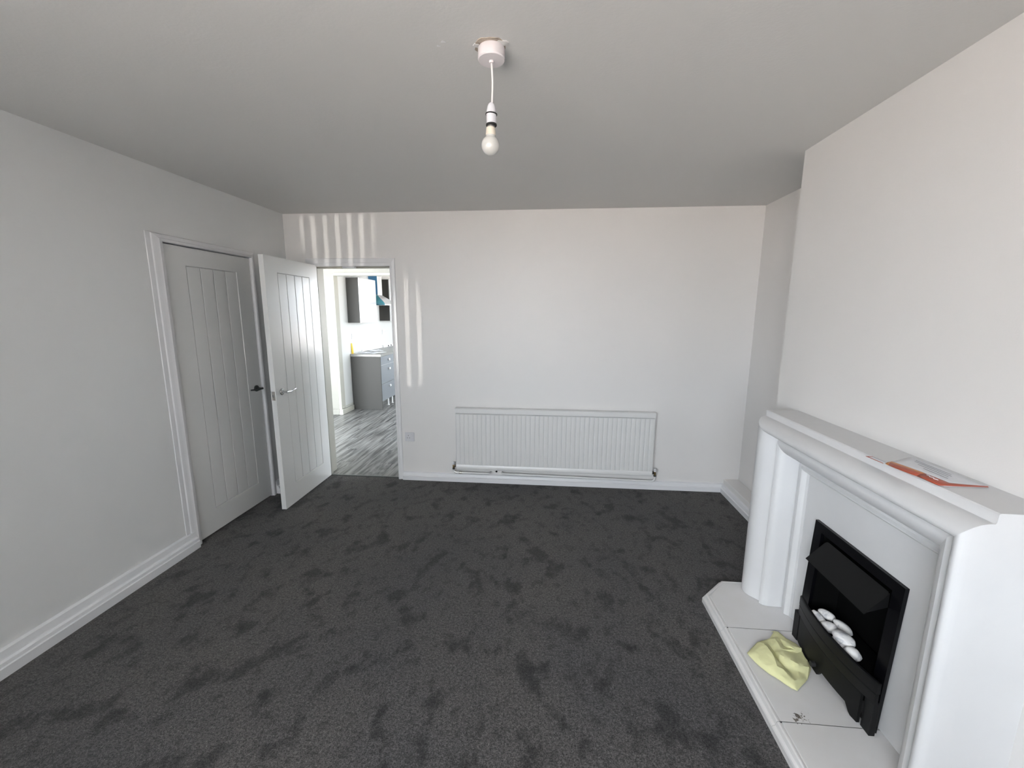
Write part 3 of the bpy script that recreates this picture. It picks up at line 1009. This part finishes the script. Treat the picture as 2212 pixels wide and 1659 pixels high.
pebble((3.584, 1.540, 0.262), (0.028, 0.024, 0.022), (0.5, 0.3, -0.7), 'pointed white pebble at the near end of the row in the fire', 7)

# yellow duster crumpled on the hearth: its rim and the fold lines
DUSTER_RIM = [(3.483, 1.882, 0.062), (3.472, 1.885, 0.056), (3.505, 1.886, 0.058), (3.519, 1.843, 0.06), (3.545, 1.816, 0.06), (3.545, 1.765, 0.062), (3.545, 1.717, 0.058), (3.545, 1.682, 0.054), (3.485, 1.621, 0.054), (3.414, 1.564, 0.053), (3.396, 1.575, 0.053), (3.368, 1.608, 0.054), (3.341, 1.638, 0.054), (3.322, 1.668, 0.054), (3.309, 1.699, 0.054), (3.297, 1.742, 0.054), (3.33, 1.769, 0.06), (3.366, 1.794, 0.07), (3.406, 1.814, 0.066), (3.436, 1.828, 0.064)]
DUSTER_FOLDS = [(3.376, 1.766, 0.086), (3.38, 1.74, 0.09), (3.379, 1.708, 0.093), (3.379, 1.683, 0.092), (3.37, 1.668, 0.084), (3.374, 1.648, 0.082), (3.395, 1.635, 0.078), (3.404, 1.618, 0.072), (3.4, 1.583, 0.066), (3.413, 1.786, 0.066), (3.418, 1.753, 0.064), (3.411, 1.717, 0.063), (3.407, 1.692, 0.062), (3.422, 1.668, 0.06), (3.433, 1.638, 0.06), (3.476, 1.64, 0.06), (3.496, 1.634, 0.06), (3.42, 1.714, 0.08), (3.43, 1.702, 0.083), (3.448, 1.691, 0.082), (3.466, 1.675, 0.079), (3.491, 1.668, 0.073), (3.517, 1.669, 0.068), (3.464, 1.653, 0.064), (3.416, 1.592, 0.07), (3.457, 1.613, 0.066), (3.453, 1.818, 0.074), (3.449, 1.785, 0.078), (3.445, 1.746, 0.078), (3.483, 1.832, 0.064), (3.479, 1.792, 0.064), (3.492, 1.77, 0.063), (3.515, 1.752, 0.064), (3.535, 1.727, 0.064), (3.545, 1.716, 0.062), (3.495, 1.804, 0.072), (3.497, 1.771, 0.077), (3.527, 1.769, 0.076), (3.545, 1.771, 0.072), (3.51, 1.757, 0.074), (3.545, 1.748, 0.07), (3.32, 1.723, 0.074), (3.323, 1.686, 0.072), (3.357, 1.716, 0.083), (3.338, 1.655, 0.072), (3.357, 1.635, 0.07), (3.377, 1.617, 0.066), (3.341, 1.747, 0.078)]
from mathutils.geometry import delaunay_2d_cdt
pts3 = [(min(x, bow(y) + 0.001), y, z) for x, y, z in DUSTER_RIM + DUSTER_FOLDS]
nrim = len(DUSTER_RIM)
res = delaunay_2d_cdt([Vector((p[0], p[1])) for p in pts3], [(i, (i + 1) % nrim) for i in range(nrim)], [list(range(nrim))], 1, 1e-6)
bm = bmesh.new()
hz_of = {(round(p[0], 5), round(p[1], 5)): p[2] for p in pts3}
vs_ = [bm.verts.new((v.x, v.y, hz_of.get((round(v.x, 5), round(v.y, 5)), 0.06))) for v in res[0]]
for f in res[2]:
    bm.faces.new([vs_[i] for i in f])
bmesh.ops.subdivide_edges(bm, edges=bm.edges[:], cuts=3, use_grid_fill=True, smooth=0.12)
for v in bm.verts:
    v.co.z = max(HZ + 0.0025, HZ + (v.co.z - HZ) * 1.15 + 0.0028 * noise.noise(v.co * 75))
    v.co.x = min(v.co.x, bow(v.co.y) + 0.002)
cl = finish('duster_cloth', bm, 'yellow_cloth', None, smooth=38)
sm = cl.modifiers.new('thick', 'SOLIDIFY')
sm.thickness = 0.0015
sm.offset = 1
tag(cl, 'crumpled pale yellow duster cloth lying on the white hearth', 'cloth')

# leaflet on the mantel shelf
fl = thing('leaflet', (3.61, 1.42, 1.068), 'folded white leaflet with a red and orange edge lying on the mantel shelf', 'leaflet')
ZM = 1.0675
pg = [(3.560, 1.545), (3.690, 1.562), (3.694, 1.296), (3.566, 1.290)]


def page(name, pts, z, thick, material, parent, curl=0.0):
    rows_ = 10
    bm = bmesh.new()
    vt = []
    for i in range(rows_ + 1):
        t = i / rows_
        a = Vector(pts[0]) * (1 - t) + Vector(pts[3]) * t
        b = Vector(pts[1]) * (1 - t) + Vector(pts[2]) * t
        vt.append([bm.verts.new((a.x + (b.x - a.x) * k / 4, a.y + (b.y - a.y) * k / 4, z + curl * (1 - k / 4) ** 2 * math.sin(math.pi * t))) for k in range(5)])
    for i in range(rows_):
        for k in range(4):
            bm.faces.new((vt[i][k], vt[i + 1][k], vt[i + 1][k + 1], vt[i][k + 1]))
    o = finish(name, bm, material, parent, smooth=40)
    s_ = o.modifiers.new('thick', 'SOLIDIFY')
    s_.thickness = thick
    s_.offset = 1
    return o


pg = [(3.560, 1.490), (3.690, 1.562), (3.692, 1.293), (3.566, 1.290)]
page('bottom_page', pg, ZM, 0.0006, 'paper_white', fl)
top = page('top_page', [(3.568, 1.490), (3.690, 1.560), (3.691, 1.294), (3.590, 1.300)], ZM + 0.0014, 0.0006, 'paper_white', fl, curl=0.005)
# the coloured edge of the top page: lifts off the shelf along the front, then follows the short side
UP = [(3.552, 1.485), (3.569, 1.490), (3.572, 1.455), (3.574, 1.422), (3.578, 1.395), (3.580, 1.370), (3.585, 1.345), (3.589, 1.321), (3.593, 1.306), (3.640, 1.299), (3.689, 1.295)]
DN = [(3.535, 1.472), (3.531, 1.455), (3.530, 1.435), (3.533, 1.405), (3.537, 1.376), (3.541, 1.357), (3.546, 1.335), (3.545, 1.308), (3.548, 1.288), (3.610, 1.287), (3.686, 1.289)]
LIFT = [0.002, 0.004, 0.006, 0.008, 0.008, 0.008, 0.007, 0.006, 0.004, 0.003, 0.002]


def band(i0, i1, t0, t1, material, label):
    bm = bmesh.new()
    rr = []
    for i in range(i0, i1 + 1):
        row = []
        for k in range(5):
            t = t0 + (t1 - t0) * k / 4
            row.append(bm.verts.new((UP[i][0] + (DN[i][0] - UP[i][0]) * t, UP[i][1] + (DN[i][1] - UP[i][1]) * t,
                                     ZM + 0.002 + LIFT[i] * (0.8 + 0.5 * math.sin(math.pi * t) - 0.5 * t))))
        rr.append(row)
    for a_, b_ in zip(rr, rr[1:]):
        for k in range(4):
            bm.faces.new((a_[k], a_[k + 1], b_[k + 1], b_[k]))
    o = finish('coloured_band', bm, material, fl, smooth=60)
    o['label'] = label
    o.modifiers.new('thick', 'SOLIDIFY').thickness = 0.0006
    return o


band(0, 1, 0.0, 1.0, 'print_orange', 'orange tip of the leaflet edge')
band(1, 5, 0.0, 0.42, 'print_orange', 'orange strip along the leaflet edge')
bd = band(1, 5, 0.42, 1.0, 'print_red', 'red strip along the leaflet edge')
bd = band(5, 10, 0.0, 1.0, 'print_red', 'red corner of the leaflet edge')
tube('script_line', [(3.566, 1.352, ZM + 0.0118), (3.567, 1.343, ZM + 0.0118), (3.562, 1.336, ZM + 0.0118), (3.567, 1.328, ZM + 0.0112), (3.562, 1.323, ZM + 0.0108), (3.568, 1.314, ZM + 0.0098)],
     0.0009, 'paper_white', bd, seg=6, curve=5)
for (x0, y0, x1, y1) in [(3.621, 1.345, 3.6235, 1.43), (3.636, 1.36, 3.6385, 1.47), (3.650, 1.365, 3.6525, 1.50), (3.662, 1.38, 3.6645, 1.51)]:
    box('print_line', (x0, y0, ZM + 0.0042), (x1, y1, ZM + 0.0046), 'print_grey', top)
sl = prism('paper_slip', [(3.526, 1.549), (3.548, 1.547), (3.552, 1.488), (3.530, 1.476)], 'z', ZM, ZM + 0.0012, 'paper_white')
tag(sl, 'small white paper slip with red edging poking out beyond the leaflet', 'paper')
prism('slip_edging', [(3.5255, 1.5495), (3.530, 1.5485), (3.5335, 1.478), (3.5295, 1.475)], 'z', ZM + 0.0010, ZM + 0.0018, 'print_red', sl)
prism('slip_edging', [(3.5262, 1.5495), (3.548, 1.5475), (3.5475, 1.543), (3.529, 1.5445)], 'z', ZM + 0.0010, ZM + 0.0018, 'print_red', sl)
prism('slip_edging', [(3.5455, 1.546), (3.548, 1.546), (3.5515, 1.492), (3.5495, 1.491)], 'z', ZM + 0.0010, ZM + 0.0016, 'print_grey', sl)

# ------------------------------------------------------------------ kitchen beyond the doorway
KXL = -0.820            # kitchen left wall
PYK = 6.05              # partition with the wide opening
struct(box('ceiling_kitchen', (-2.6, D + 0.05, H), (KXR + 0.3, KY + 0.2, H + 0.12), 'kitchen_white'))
kfloor = box('floor_kitchen', (-2.6, 3.700, -0.07), (KXR + 0.2, KY + 0.1, -0.008), 'gap_dark')
struct(kfloor)
# vinyl planks, each a piece of the kitchen floor
pw, plen = 0.152, 1.22
bmp = bmesh.new()
bm_box(bmp, (0.0006, 0.0006, -0.008), (pw - 0.0006, plen - 0.0006, -0.0005), 0.0008, 1)
bmesh.ops.recalc_face_normals(bmp, faces=bmp.faces[:])
plank_me = bpy.data.meshes.new('plank')
bmp.to_mesh(plank_me)
bmp.free()
plank_me.materials.append(MATS['vinyl_plank'])
rnd = random.Random(3)
col = -1.06
ci = 0
while col < 1.3:
    y = 3.700 - (ci * 0.41 % plen)
    while y < 7.6:
        if y + plen > 3.75:
            o = bpy.data.objects.new('plank', plank_me)
            C.objects.link(o)
            ys = max(y, 3.706)
            o.location = (col, ys, 0)
            o.scale = (1, (y + plen - ys) / plen, 1)
            o.parent = kfloor
        y += plen
    col += pw
    ci += 1
ext = box('plank', (1.30, 3.706, -0.008), (KXR + 0.1, KY, -0.0005), 'vinyl_plank', kfloor)
ext['kind'] = 'stuff'
# partition at PYK: polygon (x, z) with wide opening
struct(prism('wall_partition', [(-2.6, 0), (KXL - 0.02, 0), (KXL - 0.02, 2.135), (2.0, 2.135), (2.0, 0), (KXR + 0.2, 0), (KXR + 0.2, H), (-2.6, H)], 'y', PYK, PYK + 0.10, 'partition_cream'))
tk = thing('trim_5', (KXL, PYK, 0), kind='structure')
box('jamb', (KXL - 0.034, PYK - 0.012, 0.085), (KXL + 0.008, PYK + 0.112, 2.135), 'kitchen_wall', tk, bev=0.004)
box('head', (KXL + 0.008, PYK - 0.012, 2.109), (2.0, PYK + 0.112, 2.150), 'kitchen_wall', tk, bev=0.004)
struct(box('wall_kitchen_left', (KXL - 0.12, PYK + 0.1, 0), (KXL, KY, H), 'kitchen_white'))
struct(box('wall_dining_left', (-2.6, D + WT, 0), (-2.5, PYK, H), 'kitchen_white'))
struct(box('wall_kitchen_back', (-2.6, KY, 0), (KXR + 0.2, KY + 0.12, H), 'kitchen_white'))
def windowed_wall(name, y0, y1, w):
    wb = bmesh.new()
    _o = [(y0, 0), (y1, 0), (y1, H), (y0, H)]
    _i = [(w[0], w[2]), (w[1], w[2]), (w[1], w[3]), (w[0], w[3])]
    vo = [[wb.verts.new((x, y, z)) for y, z in _o] for x in (KXR, KXR + 0.2)]
    vi = [[wb.verts.new((x, y, z)) for y, z in _i] for x in (KXR, KXR + 0.2)]
    for k in range(4):
        j = (k + 1) % 4
        for s_ in (0, 1):
            wb.faces.new((vo[s_][k], vo[s_][j], vi[s_][j], vi[s_][k]))
        wb.faces.new((vo[0][k], vo[0][j], vo[1][j], vo[1][k]))
        wb.faces.new((vi[0][k], vi[0][j], vi[1][j], vi[1][k]))
    struct(finish(name, wb, 'kitchen_white'))


windowed_wall('wall_kitchen_right', PYK, KY, KWIN)
windowed_wall('wall_dining_right', D + WT, PYK, DWIN)
kw3 = thing('window_3', (KXR + 0.06, 4.6, DWIN[2]), kind='structure')
for yy in (DWIN[0], (DWIN[0] + DWIN[1]) / 2 - 0.03, DWIN[1] - 0.06):
    box('mullion', (KXR + 0.03, yy, DWIN[2]), (KXR + 0.08, yy + 0.06, DWIN[3]), 'window_plastic', kw3)
kw = thing('window_2', (KXR + 0.06, 6.8, KWIN[2]), kind='structure')
for k in range(5):
    yy = KWIN[0] + (KWIN[1] - KWIN[0] - 0.06) * k / 4
    box('mullion', (KXR + 0.03, yy, KWIN[2]), (KXR + 0.08, yy + 0.06, KWIN[3]), 'window_plastic', kw)
# skirting and boxed pipe at the corner
struct(box('baseboard_dining', (-1.6, PYK - 0.022, 0), (KXL - 0.034, PYK, 0.088), 'partition_cream', bev=0.004))
struct(box('baseboard_kitchen', (KXL - 0.034, PYK - 0.022, 0), (KXL + 0.028, 6.41, 0.085), 'kitchen_wall', bev=0.004))
kp = tube('copper_pipe', [(KXL + 0.014, PYK + 0.02, 0.112), (KXL + 0.014, 6.40, 0.112)], 0.008, 'kitchen_wall')
tag(kp, 'thin cream painted pipe above the skirting beside the grey base unit', 'pipe')
# base unit
CX0, CX1, CY0, CY1 = KXL + 0.006, -0.322, 6.425, 7.030
base = thing('base_cabinet', (-0.56, 6.72, 0), 'grey kitchen base unit with three drawers under the worktop', 'cabinet')
box('end_panel', (CX0 + 0.002, CY0, 0.0), (CX1, CY0 + 0.018, 0.872), 'cabinet_grey', base, bev=0.001)
box('carcass', (CX0 + 0.002, CY0 + 0.019, 0.13), (CX1 - 0.020, CY1, 0.868), 'carcass_white', base)
for k, (z0, z1, kz) in enumerate([(0.728, 0.868, 0.800), (0.428, 0.719, 0.648), (0.139, 0.419, 0.356)]):
    dr = box('drawer', (CX1 - 0.019, CY0 + 0.021, z0), (CX1, CY1 - 0.004, z1), 'drawer_grey', base, bev=0.001)
    lathe('knob', [(0.0, 0.0), (0.008, 0.0), (0.008, 0.012), (0.020, 0.018), (0.021, 0.026), (0.016, 0.032), (0.0, 0.034)], (CX1, 6.757, kz), (1, 0, 0), 'carcass_white', dr)
for (lx_, ly_) in ((CX1 - 0.05, 6.80), (CX1 - 0.40, 6.80), (CX1 - 0.05, 6.98)):
    lathe('leg', [(0.0, 0.0), (0.022, 0.0), (0.022, 0.008), (0.014, 0.012), (0.014, 0.13), (0.0, 0.13)], (lx_, ly_, 0), (0, 0, 1), 'carcass_white', base)
base2 = thing('base_cabinet', (-0.56, 7.5, 0), 'second grey base unit further along the kitchen wall', 'cabinet')
box('carcass', (CX0 + 0.002, 7.70, 0.13), (CX1 - 0.020, 8.60, 0.868), 'carcass_white', base2)
box('door', (CX1 - 0.019, 7.704, 0.139), (CX1, 8.596, 0.868), 'drawer_grey', base2, bev=0.001)
for ly_ in (7.76, 8.5):
    lathe('leg', [(0.0, 0.0), (0.022, 0.0), (0.022, 0.008), (0.014, 0.012), (0.014, 0.13), (0.0, 0.13)], (CX1 - 0.05, ly_, 0), (0, 0, 1), 'carcass_white', base2)
wt = box('worktop', (KXL + 0.001, CY0 - 0.006, 0.873), (CX1 + 0.018, 8.60, 0.911), 'worktop_grey', None, bev=0.003)
tag(wt, 'pale grey laminate worktop along the kitchen wall', 'worktop')
up = box('upstand', (KXL + 0.001, 6.85, 0.9115), (KXL + 0.020, 7.70, 0.944), 'carcass_white', None, bev=0.002)
tag(up, 'low white upstand strip along the back of the worktop', 'upstand')
cp = thing('control_panel', (KXL + 0.04, 8.0, 0.911), 'low white panel with two dark knobs standing on the worktop', 'panel')
box('panel_body', (KXL + 0.001, 7.72, 0.9115), (KXL + 0.045, 8.40, 0.955), 'carcass_white', cp, bev=0.003)
for yy in (7.93, 8.07):
    lathe('dial', [(0.0, 0.0), (0.013, 0.0), (0.013, 0.012), (0.0, 0.012)], (KXL + 0.045, yy, 0.932), (1, 0, 0), 'black_rubber', cp)
# wall units
WZ0, WZ1, WXF = 1.412, 2.112, -0.600


def wall_unit(label, y0, y1, z0, z1, dmat):
    u = thing('wall_cabinet', (-0.71, (y0 + y1) / 2, z0), label, 'cabinet', 'kitchen wall units')
    box('carcass', (KXL + 0.001, y0, z0), (WXF - 0.020, y1, z1), 'cabinet_grey', u, bev=0.001)
    d_ = box('door', (WXF - 0.019, y0 + 0.001, z0), (WXF, y1 - 0.002, z1), dmat, u, bev=0.001)
    tube('handle', [(WXF, y1 - 0.05, z0 + 0.07), (WXF + 0.025, y1 - 0.05, z0 + 0.07), (WXF + 0.025, y1 - 0.05, z0 + 0.10), (WXF, y1 - 0.05, z0 + 0.10)], 0.005, 'chrome', d_)
    return u


wall_unit('grey wall unit with a glossy white door nearest the wide opening', 6.425, 7.045, WZ0, WZ1, 'cabinet_gloss')
wall_unit('grey wall unit behind the cooker hood', 7.68, 8.28, 1.42, 2.18, 'cabinet_gloss')
# extractor hood
hd = thing('cooker_hood', (-0.64, 7.37, 1.70), 'pyramid cooker hood with blue and teal protective film', 'cooker hood')
hy0_, hy1_, hxF = 7.08, 7.66, -0.450
xw_ = KXL + 0.002
cyA, cyB, cxF = 7.27, 7.47, -0.660
lip = box('hood_lip', (xw_, hy0_, 1.700), (hxF, hy1_, 1.722), 'hood_steel', hd)
bm = bmesh.new()
lo_ = [bm.verts.new(p) for p in ((xw_, hy0_, 1.722), (hxF, hy0_, 1.722), (hxF, hy1_, 1.722), (xw_, hy1_, 1.722))]
hi_ = [bm.verts.new(p) for p in ((xw_, cyA, 1.88), (cxF, cyA, 1.88), (cxF, cyB, 1.88), (xw_, cyB, 1.88))]
for i in range(4):
    j = (i + 1) % 4
    bm.faces.new((lo_[i], lo_[j], hi_[j], hi_[i]))
bm.faces.new(hi_)
bm.faces.new(lo_)
finish('hood_canopy', bm, 'hood_steel', hd)
f1 = bmesh.new()
f1.faces.new([f1.verts.new(p) for p in ((xw_, hy0_ - 0.001, 1.7235), (hxF - 0.01, hy0_ - 0.001, 1.7235), (cxF - 0.005, cyA - 0.006, 1.876), (xw_, cyA - 0.006, 1.876))])
o = finish('protective_film', f1, 'film_teal', hd)
o.modifiers.new('thick', 'SOLIDIFY').thickness = 0.001
box('protective_film', (xw_, hy0_ - 0.0015, 1.701), (hxF - 0.012, hy0_ - 0.0003, 1.721), 'film_dark', hd)
chm = box('hood_chimney', (xw_, cyA, 1.88), (cxF, cyB, H - 0.002), 'hood_steel', hd, bev=0.001)
box('protective_film', (xw_, cyA - 0.002, 1.885), (cxF - 0.004, cyA - 0.0003, 2.36), 'film_blue', hd)
# kitchen sockets
socket('wall_socket', lambda u, n, z: (KXL + n, 6.55 + u, 1.190 + z), 0.088, 0.086, 'white single plug socket on the kitchen wall above the base unit', group='kitchen sockets')
socket('wall_socket', lambda u, n, z: (KXL + n, 7.84 + u, 1.205 + z), 0.146, 0.086, 'white double plug socket on the kitchen wall further along', True, group='kitchen sockets')
# papers and yellow strip on the worktop
rp = random.Random(11)
ZW = 0.9118
for k, (cx_, cy_, w_, h_, a_, lb) in enumerate([(-0.70, 6.66, 0.21, 0.30, 0.2, 'open newspaper sheet at the edge of the kitchen worktop'),
                                              (-0.50, 6.68, 0.21, 0.30, -0.35, 'white paper sheet nearest the drawers on the kitchen worktop'),
                                              (-0.62, 6.95, 0.21, 0.30, 0.7, 'crumpled white paper lying further back on the kitchen worktop')]):
    bm = bmesh.new()
    nn = 8
    R2 = Matrix.Rotation(a_, 2)
    vv = []
    for i in range(nn + 1):
        r_ = []
        for j in range(nn + 1):
            q = R2 @ Vector(((i / nn - 0.5) * w_, (j / nn - 0.5) * h_))
            zz = ZW + 0.002 + k * 0.0025 + (0.018 if k == 2 else 0.006) * max(0, noise.noise(Vector((q.x * 14 + k * 5, q.y * 14, 1.0))) + 0.2)
            r_.append(bm.verts.new((cx_ + q.x, cy_ + q.y, zz)))
        vv.append(r_)
    for i in range(nn):
        for j in range(nn):
            bm.faces.new((vv[i][j], vv[i + 1][j], vv[i + 1][j + 1], vv[i][j + 1]))
    o = finish('paper_sheet', bm, 'paper_white', None, smooth=40)
    o.modifiers.new('thick', 'SOLIDIFY').thickness = 0.0012
    tag(o, lb, 'paper', 'papers on the kitchen worktop')
    if k < 2:
        q = R2 @ Vector((0.0, -h_ / 2 + 0.04))
        box('printed_block', (cx_ + q.x - 0.07, cy_ + q.y - 0.02, ZW + 0.010 + k * 0.003), (cx_ + q.x + 0.05, cy_ + q.y + 0.03, ZW + 0.0105 + k * 0.003), 'print_grey', o)
ys = prism('yellow_strip', [(KXL + 0.004, 0.9115), (KXL + 0.030, 0.9115), (KXL + 0.026, 0.96), (KXL + 0.012, 1.075), (KXL + 0.004, 1.085)], 'y', 6.47, 6.50, 'yellow_plastic', bev=0.002)
tag(ys, 'yellow plastic strip standing upright against the wall at the worktop end', 'strip')
